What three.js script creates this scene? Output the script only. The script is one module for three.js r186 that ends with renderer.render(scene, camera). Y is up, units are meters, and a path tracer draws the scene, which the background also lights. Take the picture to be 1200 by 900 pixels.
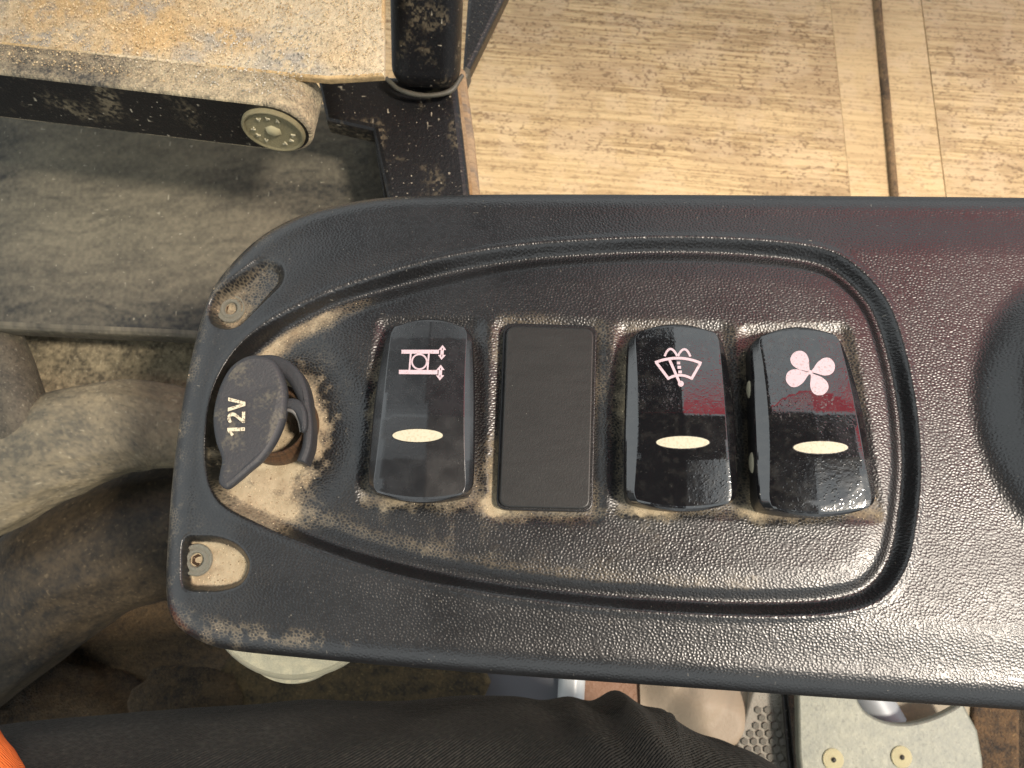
import * as THREE from 'three';
import { mergeGeometries, toCreasedNormals } from 'three/addons/utils/BufferGeometryUtils.js';
import { TessellateModifier } from 'three/addons/modifiers/TessellateModifier.js';
import { RoundedBoxGeometry } from 'three/addons/geometries/RoundedBoxGeometry.js';
import { FontLoader } from 'three/addons/loaders/FontLoader.js';
import { TextGeometry } from 'three/addons/geometries/TextGeometry.js';

// ---------------------------------------------------------------- camera, sky, sun, exposure
const scene = new THREE.Scene();
const PX = 0.00021, DIST = 0.22, TILT = 14 * Math.PI / 180;          // one photo pixel on the console top, camera distance, lean
const camera = new THREE.PerspectiveCamera(2 * Math.atan(450 * PX / DIST) * 180 / Math.PI, 4 / 3, 0.01, 50);
camera.position.set(0, DIST * Math.cos(TILT), DIST * Math.sin(TILT));
camera.up.set(0, 0, -1);
camera.lookAt(0, 0, 0);
camera.focus = DIST; camera.userData.fStop = 45;
camera.updateMatrixWorld(true);

const SUN = new THREE.Vector3(0.53, 0.93, 0.15).normalize();
{ // even bright overcast sky
  const w = 64, h = 32, d = new Float32Array(w * h * 4);
  for (let j = 0; j < h; j++) for (let i = 0; i < w; i++) {
    const el = ((j + 0.5) / h - 0.5) * Math.PI, k = (j * w + i) * 4;
    const t = Math.max(0, Math.sin(el));
    const g = el < 0 ? 0.35 : 1;
    d[k] = g * (0.94 - 0.05 * t); d[k + 1] = g * (0.99 - 0.02 * t); d[k + 2] = g * 1.0; d[k + 3] = 1;
  }
  const t = new THREE.DataTexture(d, w, h, THREE.RGBAFormat, THREE.FloatType);
  t.mapping = THREE.EquirectangularReflectionMapping; t.magFilter = THREE.LinearFilter; t.needsUpdate = true;
  scene.background = t; scene.environment = t; scene.backgroundIntensity = 1.0; scene.environmentIntensity = 1.0;
}
const sun = new THREE.DirectionalLight(0xfff1e0, 3.6);
sun.position.copy(SUN).multiplyScalar(3); sun.castShadow = true; sun.shadow.radius = 14;
sun.shadow.mapSize.set(2048, 2048);
Object.assign(sun.shadow.camera, { left: -0.8, right: 0.8, top: 0.8, bottom: -0.8, near: 0.5, far: 6 });
scene.add(sun, sun.target);
const EXPOSURE = 1.2;

// ---------------------------------------------------------------- helpers
let seed = 12345;
const rnd = () => { seed = (seed * 1664525 + 1013904223) >>> 0; return seed / 4294967296; };
const rr = (a, b) => a + (b - a) * rnd();
const clamp = (x, a = 0, b = 1) => Math.min(b, Math.max(a, x));
const sst = (a, b, x) => { const t = clamp((x - a) / (b - a)); return t * t * (3 - 2 * t); };
const mix = (a, b, t) => a + (b - a) * t;
function hash(x, y, s = 0) { let h = (x * 374761393 + y * 668265263 + s * 1274126177) | 0; h = Math.imul(h ^ (h >>> 13), 1274126177); h ^= h >>> 16; return (h >>> 0) / 4294967296; }
const mod = (a, n) => ((a % n) + n) % n;
function vnoise(x, y, p = 0, s = 0) {                                // value noise, periodic in p cells when p > 0
  const xi = Math.floor(x), yi = Math.floor(y), fx = x - xi, fy = y - yi, u = fx * fx * (3 - 2 * fx), v = fy * fy * (3 - 2 * fy);
  const w = p ? (a) => mod(a, p) : (a) => a;
  return mix(mix(hash(w(xi), w(yi), s), hash(w(xi + 1), w(yi), s), u), mix(hash(w(xi), w(yi + 1), s), hash(w(xi + 1), w(yi + 1), s), u), v);
}
function fbm(x, y, o = 4, p = 0, s = 0) { let a = 0.5, t = 0, n = 0; for (let i = 0; i < o; i++) { t += a * vnoise(x, y, p, s + i); n += a; x *= 2; y *= 2; p *= 2; a *= 0.5; } return t / n; }
function worley(x, y, p = 0, s = 0) {                                // distance to nearest and second nearest cell point
  const xi = Math.floor(x), yi = Math.floor(y); let a = 9, b = 9;
  for (let j = -1; j <= 1; j++) for (let i = -1; i <= 1; i++) {
    const cx = p ? mod(xi + i, p) : xi + i, cy = p ? mod(yi + j, p) : yi + j;
    const dx = xi + i + hash(cx, cy, s) - x, dy = yi + j + hash(cx, cy, s + 7) - y, d = dx * dx + dy * dy;
    if (d < a) { b = a; a = d; } else if (d < b) b = d;
  }
  return [Math.sqrt(a), Math.sqrt(b)];
}
const toS = (c) => { c = clamp(c); return Math.round(255 * (c <= 0.0031308 ? 12.92 * c : 1.055 * Math.pow(c, 1 / 2.4) - 0.055)); };
function tex(w, h, fn, srgb = true) {                                // fn(i / w, j / h) -> linear colour (srgb) or a number
  const d = new Uint8Array(w * h * 4);
  for (let j = 0; j < h; j++) for (let i = 0; i < w; i++) {
    const c = fn((i + 0.5) / w, (j + 0.5) / h), k = (j * w + i) * 4;
    if (srgb) { d[k] = toS(c[0]); d[k + 1] = toS(c[1]); d[k + 2] = toS(c[2]); } else d[k] = d[k + 1] = d[k + 2] = Math.round(255 * clamp(c));
    d[k + 3] = 255;
  }
  const t = new THREE.DataTexture(d, w, h, THREE.RGBAFormat);
  if (srgb) t.colorSpace = THREE.SRGBColorSpace;
  t.wrapS = t.wrapT = THREE.RepeatWrapping; t.magFilter = THREE.LinearFilter; t.minFilter = THREE.LinearMipmapLinearFilter; t.generateMipmaps = true; t.needsUpdate = true;
  return t;
}
const tile = (t, per) => { const c = t.clone(); c.repeat.set(1 / per, 1 / per); c.needsUpdate = true; return c; };
const c3 = (a, b, t) => [mix(a[0], b[0], t), mix(a[1], b[1], t), mix(a[2], b[2], t)];
const std = (o) => { const m = new THREE.MeshPhysicalMaterial(Object.assign({ side: THREE.DoubleSide }, o)); return m; };
const lin = (r, g, b) => new THREE.Color().setRGB(r, g, b);

// a photo pixel seen on the level y, as a world point
const ray = new THREE.Raycaster();
function W(px, py, y = 0) {
  const v = new THREE.Vector3((px - 600) * PX, (450 - py) * PX, -DIST).applyMatrix4(camera.matrixWorld).sub(camera.position);
  const t = (y - camera.position.y) / v.y;
  return new THREE.Vector3(camera.position.x + v.x * t, y, camera.position.z + v.z * t);
}
const used = {};
function numbered(n) { const k = used[n] = (used[n] ?? -1) + 1; return k ? n + '_' + String(k).padStart(3, '0') : n; }
function thing(name, label, category, p = new THREE.Vector3(), group) {
  const o = new THREE.Group(); o.name = numbered(name); o.position.copy(p); scene.add(o);
  Object.assign(o.userData, { label, category }); if (group) o.userData.group = group;
  return o;
}
function part(name, geo, mat, parent, label) {                       // geometry in world coordinates, re-based on its parent
  const m = new THREE.Mesh(geo, mat); m.name = name; m.castShadow = m.receiveShadow = true;
  if (parent) { parent.updateWorldMatrix(true, false); geo.applyMatrix4(parent.matrixWorld.clone().invert()); parent.add(m); } else { m.name = numbered(name); scene.add(m); }
  if (label) m.userData.label = label;
  return m;
}
function struct(name, geo, mat, label) { const m = part(name, geo, mat); m.userData.kind = 'structure'; if (label) m.userData.label = label; return m; }
// a closed smooth curve through pixels
function curve(pts, closed = true, n = 200, tension = 0.5) { return new THREE.CatmullRomCurve3(pts.map((p) => new THREE.Vector3(p[0], p[1], 0)), closed, 'catmullrom', tension).getSpacedPoints(n).slice(0, closed ? n : n + 1).map((v) => [v.x, v.y]); }
// a plate whose upper face has the outline given in photo pixels at level y
function plate(pts, y, thick, bevel = 0.0008, holes = [], seg = 3) {
  const toV = (p) => { const v = W(p[0], p[1], y); return new THREE.Vector2(v.x, -v.z); };
  const s = new THREE.Shape(pts.map(toV)); s.holes = holes.map((h) => new THREE.Path(h.map(toV)));
  const g = new THREE.ExtrudeGeometry(s, { depth: Math.max(1e-4, thick - 2 * bevel), bevelEnabled: bevel > 0, bevelSize: bevel, bevelOffset: -bevel, bevelThickness: bevel, bevelSegments: seg, curveSegments: 24 });
  g.translate(0, 0, -(thick - bevel)); g.rotateX(-Math.PI / 2); g.translate(0, y, 0);
  return g;
}
// a tube with its own radius at every station
function tube(stations, seg = 48, round = 40, wob = 0) {             // stations [Vector3, radius]
  const c = new THREE.CatmullRomCurve3(stations.map((s) => s[0])), fr = c.computeFrenetFrames(seg, false);
  const pos = [], uv = [], idx = []; const L = c.getLength();
  for (let i = 0; i <= seg; i++) {
    const t = i / seg, p = c.getPoint(t), f = t * (stations.length - 1), k = Math.min(stations.length - 2, Math.floor(f));
    const q = f - k, r = mix(stations[k][1], stations[k + 1][1], q * q * (3 - 2 * q));
    for (let j = 0; j <= round; j++) {
      const a = j / round * 2 * Math.PI, w = r * (1 + wob * (fbm(3 * Math.cos(a) + 9, 3 * Math.sin(a) + t * 7 + 5, 3) - 0.5));
      const v = p.clone().addScaledVector(fr.normals[Math.min(i, seg)], Math.cos(a) * w).addScaledVector(fr.binormals[Math.min(i, seg)], Math.sin(a) * w);
      pos.push(v.x, v.y, v.z); uv.push(t * L, a * r);
    }
  }
  for (let i = 0; i < seg; i++) for (let j = 0; j < round; j++) { const a = i * (round + 1) + j, b = a + round + 1; idx.push(a, b, a + 1, b, b + 1, a + 1); }
  const g = new THREE.BufferGeometry(); g.setAttribute('position', new THREE.Float32BufferAttribute(pos, 3)); g.setAttribute('uv', new THREE.Float32BufferAttribute(uv, 2)); g.setIndex(idx); g.computeVertexNormals();
  return g;
}
// a bumpy sheet on level y between world limits
function sheet(x0, x1, z0, z1, nx, nz, fy) {
  const pos = [], uv = [], idx = [];
  for (let j = 0; j <= nz; j++) for (let i = 0; i <= nx; i++) { const x = mix(x0, x1, i / nx), z = mix(z0, z1, j / nz); pos.push(x, fy(x, z), z); uv.push(x, -z); }
  for (let j = 0; j < nz; j++) for (let i = 0; i < nx; i++) { const a = j * (nx + 1) + i, b = a + nx + 1; idx.push(a, b, a + 1, b, b + 1, a + 1); }
  const g = new THREE.BufferGeometry(); g.setAttribute('position', new THREE.Float32BufferAttribute(pos, 3)); g.setAttribute('uv', new THREE.Float32BufferAttribute(uv, 2)); g.setIndex(idx); g.computeVertexNormals();
  return g;
}

// ---------------------------------------------------------------- shared textures (uv in metres)
const grit = tex(1024, 1024, (u, v) => 0.45 * fbm(u * 128, v * 128, 2, 128, 3) + 0.35 * fbm(u * 24, v * 24, 3, 24, 9) + 0.2 * hash(Math.floor(u * 1024), Math.floor(v * 1024), 4), false);
function dirtTex(a, b, c, s, size = 1024) {                         // dark film a, dust b, pale specks c
  return tex(size, size, (u, v) => {
    const wx = 0.05 * fbm(u * 8, v * 8, 3, 8, s + 90), big = fbm((u + wx) * 4, (v + wx) * 4, 6, 4, s), str = fbm(u * 14, v * 60, 4, 0, s + 10), mid = fbm(u * 50, v * 50, 3, 50, s + 20), fine = fbm(u * 220, v * 220, 2, 220, s + 40);
    const edge = Math.min(1, Math.min(u, 1 - u) * 12), st = mix(0.5, str, edge);
    const k = clamp(0.5 + 2.7 * (0.40 * big + 0.16 * st + 0.22 * mid + 0.22 * fine - 0.5));
    let col = c3(a, b, k);
    const spk = vnoise(u * 256, v * 256, 256, s + 60); col = c3(col, c, sst(0.84, 0.99, spk) * (0.2 + 0.6 * k));
    const dk = vnoise(u * 210, v * 210, 210, s + 80); return c3(col, [a[0] * 0.6, a[1] * 0.6, a[2] * 0.6], 0.45 * sst(0.78, 0.95, dk));
  });
}
const T = {
  sand: tex(1024, 1024, (u, v) => { const a = fbm(u * 4, v * 8, 5, 0, 501), b = fbm(u * 5 + 3, v * 9, 5, 0, 503), m = fbm(u * 70, v * 70, 3, 70, 505), f = hash(Math.floor(u * 1024), Math.floor(v * 1024), 507), f2 = fbm(u * 260, v * 260, 2, 260, 509); let c = c3([0.66, 0.56, 0.38], [0.62, 0.44, 0.22], sst(0.4, 0.62, a)); c = c3(c, [0.36, 0.345, 0.305], 0.85 * sst(0.5, 0.66, b) * sst(0.35, 0.6, m)); const k = 0.55 + 0.5 * f2 + 0.25 * f + 0.15 * m; return [c[0] * k * 0.9, c[1] * k * 0.9, c[2] * k * 0.9]; }),
  greyDust: dirtTex([0.020, 0.020, 0.018], [0.125, 0.110, 0.078], [0.3, 0.28, 0.22], 2),
  brown: dirtTex([0.006, 0.005, 0.004], [0.070, 0.047, 0.024], [0.12, 0.09, 0.05], 3),
  blackDust: dirtTex([0.005, 0.005, 0.006], [0.013, 0.012, 0.011], [0.3, 0.27, 0.2], 4),
  smear: tex(1024, 1024, (u, v) => { const a = fbm(u * 7, v * 7, 6, 7, 211), b = fbm(u * 90, v * 90, 3, 90, 213), f = vnoise(u * 200, v * 200, 200, 215), g = vnoise(u * 70, v * 70, 70, 217); const k = sst(0.52, 0.72, a) * sst(0.35, 0.7, b); let c = c3([0.005, 0.005, 0.006], [0.20, 0.165, 0.105], 0.75 * k); c = c3(c, [0.5, 0.45, 0.34], sst(0.93, 0.99, g) * 0.8 + sst(0.9, 0.99, f) * 0.25); return c; }),
  metal: dirtTex([0.30, 0.31, 0.28], [0.5, 0.49, 0.40], [0.6, 0.58, 0.5], 5),
};
const M = {
  sand: std({ map: tile(T.sand, 0.24), bumpMap: tile(grit, 0.07), bumpScale: 0.0003, roughness: 0.95 }),
  greyDust: std({ map: tile(T.greyDust, 0.17), bumpMap: tile(grit, 0.12), bumpScale: 0.0009, roughness: 0.8 }),
  brown: std({ map: tile(T.brown, 0.2), bumpMap: tile(grit, 0.15), bumpScale: 0.002, roughness: 0.85 }),
  black: std({ map: tile(T.blackDust, 0.13), bumpMap: tile(grit, 0.1), bumpScale: 0.0003, roughness: 0.36 }),
  smear: std({ map: tile(T.smear, 0.10), bumpMap: tile(grit, 0.08), bumpScale: 0.00018, roughness: 0.42 }),
  metal: std({ map: tile(T.metal, 0.25), bumpMap: tile(grit, 0.2), bumpScale: 0.0003, roughness: 0.5, metalness: 0.15 }),
};

// ---------------------------------------------------------------- the setting: wooden floor, cab floor, cab roof
const FLOOR_Y = -0.40;
{
  const wood = (s, k) => tex(2048, 1024, (u, v) => {
    u *= 2; v *= 2;
    const warp = fbm(u * 2.5, v * 2.5, 3, 0, s) * 0.03, y = v + warp, dens = mix(0.35, 1, sst(0.3, 0.6, fbm(u * 2.2 + 3, y * 5, 3, 0, s + 7)));
    const lines = fbm(u * 4, y * 150, 3, 0, s + 3), fine = fbm(u * 40, y * 420, 2, 0, s + 5), blotch = fbm(u * 9, v * 9, 4, 0, s + 11);
    let col = c3([0.63, 0.475, 0.255], [0.36, 0.25, 0.12], sst(0.38, 0.64, 0.6 * lines + 0.4 * fine) * (0.5 + 0.5 * dens) * k);
    col = c3(col, [0.42, 0.30, 0.165], 0.6 * dens * sst(0.4, 0.65, blotch) * k);
    col = c3(col, [0.62, 0.48, 0.30], 0.4 * sst(0.5, 0.7, fbm(u * 20, v * 14, 3, 0, s + 13)));
    const pit = vnoise(u * 220, v * 170, 0, s + 9) * 0.55 + 0.25 * lines + 0.2 * vnoise(u * 90, v * 60, 0, s + 15); return c3(col, [0.17, 0.105, 0.05], 0.7 * sst(0.57, 0.72, pit) * (0.35 + 0.65 * dens) * k);
  });
  const woodBump = tex(2048, 1024, (u, v) => { u *= 2; v *= 2; return 0.6 * fbm(u * 5, (v + fbm(u * 3, v * 3, 3, 3, 1) * 0.06) * 110, 3, 0, 4) + 0.4 * fbm(u * 60, v * 120, 2, 0, 8); }, false);
  const floor = new THREE.Group(); floor.name = 'floor'; floor.userData = { kind: 'structure', label: 'pale dusty wooden boards in the upper right corner' }; scene.add(floor);
  const boards = [                                                     // outlines in photo pixels on the floor's level
    [[[300, -120], [960, -120], [1000, 260], [1030, 700], [300, 700]], 0, 1, 0.0],
    [[[960.15, -120], [1014, -120], [1047, 260], [1080, 700], [1030.15, 700], [1000.15, 260]], 0.0002, 0.45, 21],
    [[[1023, -120], [1064, -120], [1112, 260], [1160, 700], [1087, 700], [1054, 260]], -0.0004, 0.6, 7],
    [[[1065, -120], [1700, -120], [1700, 700], [1161, 700], [1113, 260]], -0.0002, 1, 13],
  ];
  for (const [pts, dy, k, s] of boards) {
    const t = wood(3 + s, k); t.repeat.set(1 / 0.72, 1 / 0.4); t.rotation = -0.09; t.offset.set(0.31, 0.22);
    const b = woodBump.clone(); b.repeat.set(1 / 0.72, 1 / 0.4); b.rotation = -0.09; b.offset.set(0.31, 0.22); b.needsUpdate = true;
    part('board', plate(pts, FLOOR_Y + dy, 0.018, 0.0002, [], 1), std({ map: t, color: s === 21 ? lin(0.93, 0.91, 0.88) : s ? lin(0.95, 0.94, 0.92) : lin(0.93, 0.91, 0.88), bumpMap: b, bumpScale: 0.002 * k, roughness: 0.7 }), floor);
  }
  // raised bead along the middle seam
  part('seam', tube([[W(1013, -140, FLOOR_Y), 0.0035], [W(1043, 180, FLOOR_Y), 0.0035], [W(1076, 600, FLOOR_Y), 0.0035]], 30, 12, 0.5), std({ map: tile(T.brown, 0.2), color: lin(3.4, 3.2, 2.9), roughness: 0.9 }), floor);
  const sub = part('subfloor', plate([[250, -160], [1750, -160], [1750, 800], [250, 800]], FLOOR_Y - 0.02, 0.02, 0), M.brown, floor);
  // cab floor of packed dirt, left and below the console
  struct('cab_floor', sheet(-0.75, 0.62, -0.02, 0.6, 180, 90, (x, z) => -0.30 + 0.02 * (fbm(x * 30 + 40, z * 30 + 40, 4) - 0.5) - 0.05 * sst(0.08, 0.0, Math.hypot(x + 0.20, z - 0.17) * 1.0)), M.brown, 'dirty brown cab floor at the lower left');
}
{ // the cab roof and a red beam above the photograph: only their reflections show
  const R = [[-0.34, -1.5], [0.06, -1.5], [0.13, -0.6], [0.17, -0.42], [0.23, -0.27], [0.33, -0.185], [0.47, -0.16], [0.47, -0.03], [0.27, -0.03], [0.27, 0.9], [-0.34, 0.9], [-0.34, -0.07], [-0.09, -0.09], [-0.11, -0.36], [-0.34, -0.44]].map((p) => new THREE.Vector2(p[0], -p[1]));
  const rg = new THREE.ExtrudeGeometry(new THREE.Shape(R), { depth: 0.04, bevelSize: 0.006, bevelThickness: 0.006, bevelSegments: 3 }); rg.rotateX(-Math.PI / 2); rg.translate(0, 0.76, 0);
  struct('cab_roof', rg, std({ color: lin(0.02, 0.02, 0.02), roughness: 0.8 }), 'dark cab roof mirrored in the glossy switches');
  const g = thing('awning', 'red cloth awning mirrored as a red band in the glossy switches', 'awning', new THREE.Vector3(0.55, 0.75, -0.46));
  part('cloth', (() => { const a = mergeGeometries([sheet(0, 1, 0, 1, 60, 20, () => 0), sheet(1, 2, 0, 1, 60, 40, () => 0)]), p = a.attributes.position;
    for (let i = 0; i < p.count; i++) { const s = p.getX(i), t = p.getZ(i); let x, z; if (s <= 1) { const wd = sst(-0.1, 0.8, s); z = -0.36 + (t - 0.55) * 0.2 * wd + 0.015 * Math.sin(s * 9); x = mix(0.06, 0.47, s); } else { z = mix(-0.80, -0.15, t); x = mix(0.49 + 0.5 * Math.max(0, -0.3 - z), 1.2, s - 1); if (s < 1.0001) x = Math.max(x, 0.49); } p.setXYZ(i, x, 0.755 + 0.012 * Math.sin(x * 23 + z * 9) - 0.02 * Math.sin(Math.PI * t), z); } a.computeVertexNormals(); return a; })(), std({ color: lin(1, 0.12, 0.17), roughness: 1, transmission: 0.8, thickness: 0 }), g);
}

// ---------------------------------------------------------------- console: one shell as a height field on its own outline
const EDGE_Y = -0.007, ROLL = 0.007;
const outlinePx = [[1560, 240], [1400, 236], [1200, 232], [1000, 230], [800, 228.5], [620, 228], [520, 229], [450, 232], [400, 240], [355, 252], [310, 275], [275, 306], [250, 338], [238, 368], [224, 420], [211, 490], [202, 560], [196, 640], [195, 702], [204, 730], [230, 750], [268, 762], [350, 771], [450, 780], [600, 792], [800, 806], [1000, 820], [1200, 833], [1400, 846], [1560, 856]];
const outlineW = (() => {
  const c = new THREE.CatmullRomCurve3(outlinePx.map((p) => W(p[0], p[1], EDGE_Y)), false, 'catmullrom', 0.5);
  return c.getSpacedPoints(1500).map((v) => [v.x, v.z]);
})();
const grooveW = curve([[243, 480], [240, 540], [255, 585], [300, 612], [365, 640], [450, 668], [560, 692], [680, 708], [800, 717], [900, 720], [980, 716], [1030, 700], [1060, 660], [1072, 600], [1076, 540], [1070, 470], [1055, 400], [1035, 350], [1000, 312], [960, 292], [880, 282], [780, 279], [680, 283], [600, 290], [520, 304], [440, 325], [380, 345], [320, 375], [280, 405], [255, 440]], true, 420).map((p) => { const v = W(p[0], p[1], 0); return [v.x, v.z]; });
function segDist(poly, x, z, closed) {
  let m = 1e9; const n = poly.length;
  for (let i = 0, e = closed ? n : n - 1; i < e; i++) {
    const a = poly[i], b = poly[(i + 1) % n], dx = b[0] - a[0], dz = b[1] - a[1], px = x - a[0], pz = z - a[1];
    const t = clamp((px * dx + pz * dz) / (dx * dx + dz * dz)), ex = px - t * dx, ez = pz - t * dz, d = ex * ex + ez * ez;
    if (d < m) m = d;
  }
  return Math.sqrt(m);
}
function inside(poly, x, z) { let c = false; for (let i = 0, j = poly.length - 1; i < poly.length; j = i++) { const a = poly[i], b = poly[j]; if ((a[1] > z) !== (b[1] > z) && x < (b[0] - a[0]) * (z - a[1]) / (b[1] - a[1]) + a[0]) c = !c; } return c; }
const every = (a, k) => a.filter((_, i) => i % k === 0);
const outlineLo = every(outlineW, 6), grooveLo = every(grooveW, 2);
// distance fields of outline and groove, sampled once on a grid
const FX0 = -0.105, FX1 = 0.225, FZ0 = -0.075, FZ1 = 0.115, FN = 660, FM = 380;
const fOut = new Float32Array(FN * FM), fGr = new Float32Array(FN * FM);
for (let j = 0; j < FM; j++) for (let i = 0; i < FN; i++) {
  const x = mix(FX0, FX1, i / (FN - 1)), z = mix(FZ0, FZ1, j / (FM - 1));
  fOut[j * FN + i] = segDist(outlineLo, x, z, false) * (inside(outlineLo, x, z) ? 1 : -1);
  fGr[j * FN + i] = segDist(grooveLo, x, z, true) * (inside(grooveLo, x, z) ? 1 : -1);
}
function field(f, x, z) {
  const a = clamp((x - FX0) / (FX1 - FX0), 0, 0.99999) * (FN - 1), b = clamp((z - FZ0) / (FZ1 - FZ0), 0, 0.99999) * (FM - 1), i = Math.floor(a), j = Math.floor(b), u = a - i, v = b - j, k = j * FN + i;
  return mix(mix(f[k], f[k + 1], u), mix(f[k + FN], f[k + FN + 1], u), v);
}
const w2 = (px, py, y = 0) => { const v = W(px, py, y); return [v.x, v.z]; };
const SOCK = w2(314, 498), BULGE = w2(1290, 490), P1A = w2(266, 356), P1B = w2(308, 322), HUMP = w2(408, 400);
const pocket2 = curve([[214, 632], [230, 629], [255, 631], [278, 641], [290, 660], [282, 681], [260, 690], [235, 691], [214, 687], [211, 660]], true, 80).map((p) => w2(...p));
const rocks = [                                                        // corner pixels TL TR BL BR and lift of the four things set in the panel
  [[453, 379], [553, 380], [430, 578], [554, 581]], [[592, 380], [698, 383], [583, 595], [693, 598]],
  [[738, 386], [849, 386], [733, 589], [865, 591]], [[884, 390], [990, 388], [890, 597], [1028, 596]],
];
const rockW = rocks.map((r) => [r[0], r[1], r[3], r[2]].map((p) => w2(p[0], p[1], 0.002)));
function polySD(p, x, z) { return segDist(p, x, z, true) * (inside(p, x, z) ? -1 : 1); }
function consoleY(x, z) {
  const d = Math.max(0, field(fOut, x, z)), q = field(fGr, x, z) * 1000;
  let h = 0;
  if (d < ROLL) h = -(ROLL - Math.sqrt(Math.max(0, ROLL * ROLL - (ROLL - d) * (ROLL - d))));
  h -= 0.0015 * sst(0.02, 0.006, d);                                   // the crown falls softly towards the rim
  const left = sst(0.02, -0.06, x), f = 1.4 + 0.9 * left, dp = 3.1 + 0.9 * left;
  let g = 0.28 * Math.exp(-((q + 0.7) * (q + 0.7)) / 0.8) - dp * sst(-0.5, 2.7, q) + (dp - f) * (0.7 * sst(2.9, 6.2 + 2 * left, q) + 0.3 * sst(4, 11, q));
  h += g * 0.001;
  if (q > 0) {
    const s = Math.hypot(x - SOCK[0], z - SOCK[1]); h -= 0.0022 * sst(0.026, 0.012, s);
    h += 0.0012 * Math.exp(-((x - HUMP[0]) ** 2 + (z - HUMP[1]) ** 2) / (2 * 0.009 ** 2));
    for (const r of rockW) { const e = polySD(r, x, z); h -= 0.0006 * sst(0.0040, 0.0004, e); }
  }
  // screw pockets
  const ax = P1B[0] - P1A[0], az = P1B[1] - P1A[1], t = clamp(((x - P1A[0]) * ax + (z - P1A[1]) * az) / (ax * ax + az * az));
  const e1 = Math.hypot(x - P1A[0] - t * ax, z - P1A[1] - t * az), side = (x - P1A[0]) * az - (z - P1A[1]) * ax;
  const soft = side > 0 ? 0.0042 : 0.0048;
  h -= (0.0062 - 0.0026 * t) * sst(0.0066 - 0.0008 * t, soft - 0.0010 - 0.0012 * t, e1);
  const e2 = polySD(pocket2, x, z); h -= 0.0036 * sst(0.0008, -0.0014, e2);
  const b = Math.hypot(x - BULGE[0], (z - BULGE[1]) * 0.82); h += b < 0.0335 ? 0.0105 * Math.sin(Math.PI / 2 * clamp((0.0335 - b) / 0.031)) * sst(0.0335, 0.0215, b) : 0;
  return h;
}
{
  const TW = 2048, TH = 1200, X0 = -0.1, X1 = 0.2, Z0 = -0.065, Z1 = 0.11;
  const mask = new Float32Array(TW * TH);
  const edgeDust = (x, z) => {
    const q = field(fGr, x, z) * 1000, d = field(fOut, x, z) * 1000;
    const n = fbm(x * 420 + 50, z * 420 + 50, 5), nf = fbm(x * 2300 + 50, z * 2300 + 50, 2), nb = fbm(x * 60 + 20, z * 60 + 70, 3);
    const left = sst(-0.03, -0.062, x);
    let m = 0;
    if (q > 0) {
      const up = sst(0.0, -0.02, z);
      m += left * (z > 0.015 ? sst(-0.042, -0.066, x) : 1) * 1.0 * sst(2.4, 4.2, q) * sst(9 + 6 * (nb - 0.5), 4.5, q);
      m += 0.09 * sst(4.5, 6.5, q) * sst(10, 7, q) * sst(0.0, 0.03, z) * sst(0.3, 0.6, nb);
      const s = Math.hypot(x - SOCK[0], (z - SOCK[1]) * 0.95) * 1000; m += 0.95 * sst(17 + 12 * (n - 0.5), 10, s);
      const low = Math.hypot((x - w2(300, 580)[0]) * 1000, (z - w2(300, 580)[1]) * 1000); m += 0.6 * sst(15 + 8 * (n - 0.5), 4, low);
      rockW.forEach((r, i) => {
        const e = polySD(r, x, z) * 1000, cx = (r[0][0] + r[2][0]) / 2, cz = (r[0][1] + r[2][1]) / 2, ww = Math.abs(r[1][0] - r[0][0]) / 2;
        const lft = sst(0.004, -0.012, x - cx) * sst(-0.024, -0.004, z - cz) * 0.55, bot = sst(0.012, 0.023, z - cz) * (i ? 0.85 : 0.35);
        m += (lft * 0.55 + bot * 0.6 + 0.03) * (0.45 + 1.0 * sst(0.35, 0.65, nb)) * sst(4.0 + 5 * (n - 0.5), 0.2, e);
        if (i) m += 0.11 * sst(6, 1.5, e) * sst(0.3, 0.65, nb);
      });
      m += 0.07 * sst(5, 9, q) * sst(0.4, 0.75, nb) * sst(0.005, 0.035, z) * sst(0.3, 0.7, n);
      m += (0.02 + 0.08 * left) * sst(3.5, 7, q);
    } else {
      m += 0.2 * sst(-0.03, -0.05, x) * sst(-0.08, -0.065, x) * sst(8, 4.5, d) * sst(1.5, 4, d) * sst(0.03, 0.045, z) * sst(0.35, 0.62, n);
      m += 0.22 * sst(-0.055, -0.08, x) * sst(0.3, 0.7, n) * sst(6, 0, d);
      m += 0.01 + 0.03 * left;
    }
    const ax = P1B[0] - P1A[0], az = P1B[1] - P1A[1], t = clamp(((x - P1A[0]) * ax + (z - P1A[1]) * az) / (ax * ax + az * az));
    const e1 = Math.hypot(x - P1A[0] - t * ax, z - P1A[1] - t * az) * 1000; m += (0.62 - 0.55 * Math.sqrt(t)) * sst(5.8, 2.6, e1) * (0.6 + 0.8 * n);
    const e2 = polySD(pocket2, x, z) * 1000; m += 1.6 * sst(-0.6, -1.6, e2);
    const n2 = fbm(x * 170 + 80, z * 170 + 30, 4); return clamp(m * (0.72 + 0.56 * n) * (0.5 + 1.0 * n2)) * (0.72 + 0.56 * nf);
  };
  const grainA = new Float32Array(TW * TH);
  const grainAt = (x, z) => {
    const wx = x + 0.0003 * (vnoise(x * 1500 + 7, z * 1500 + 3, 0, 5) - 0.5);
    const [a, b] = worley((wx * 0.86 + z * 0.30) * 1250 + 60, (z * 0.95 - wx * 0.25) * 1500 + 60, 0, 11);
    return clamp((b - a) * 1.6) * 0.7 + 0.3 * fbm(x * 2400 + 9, z * 2400 + 4, 2);
  };
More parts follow.
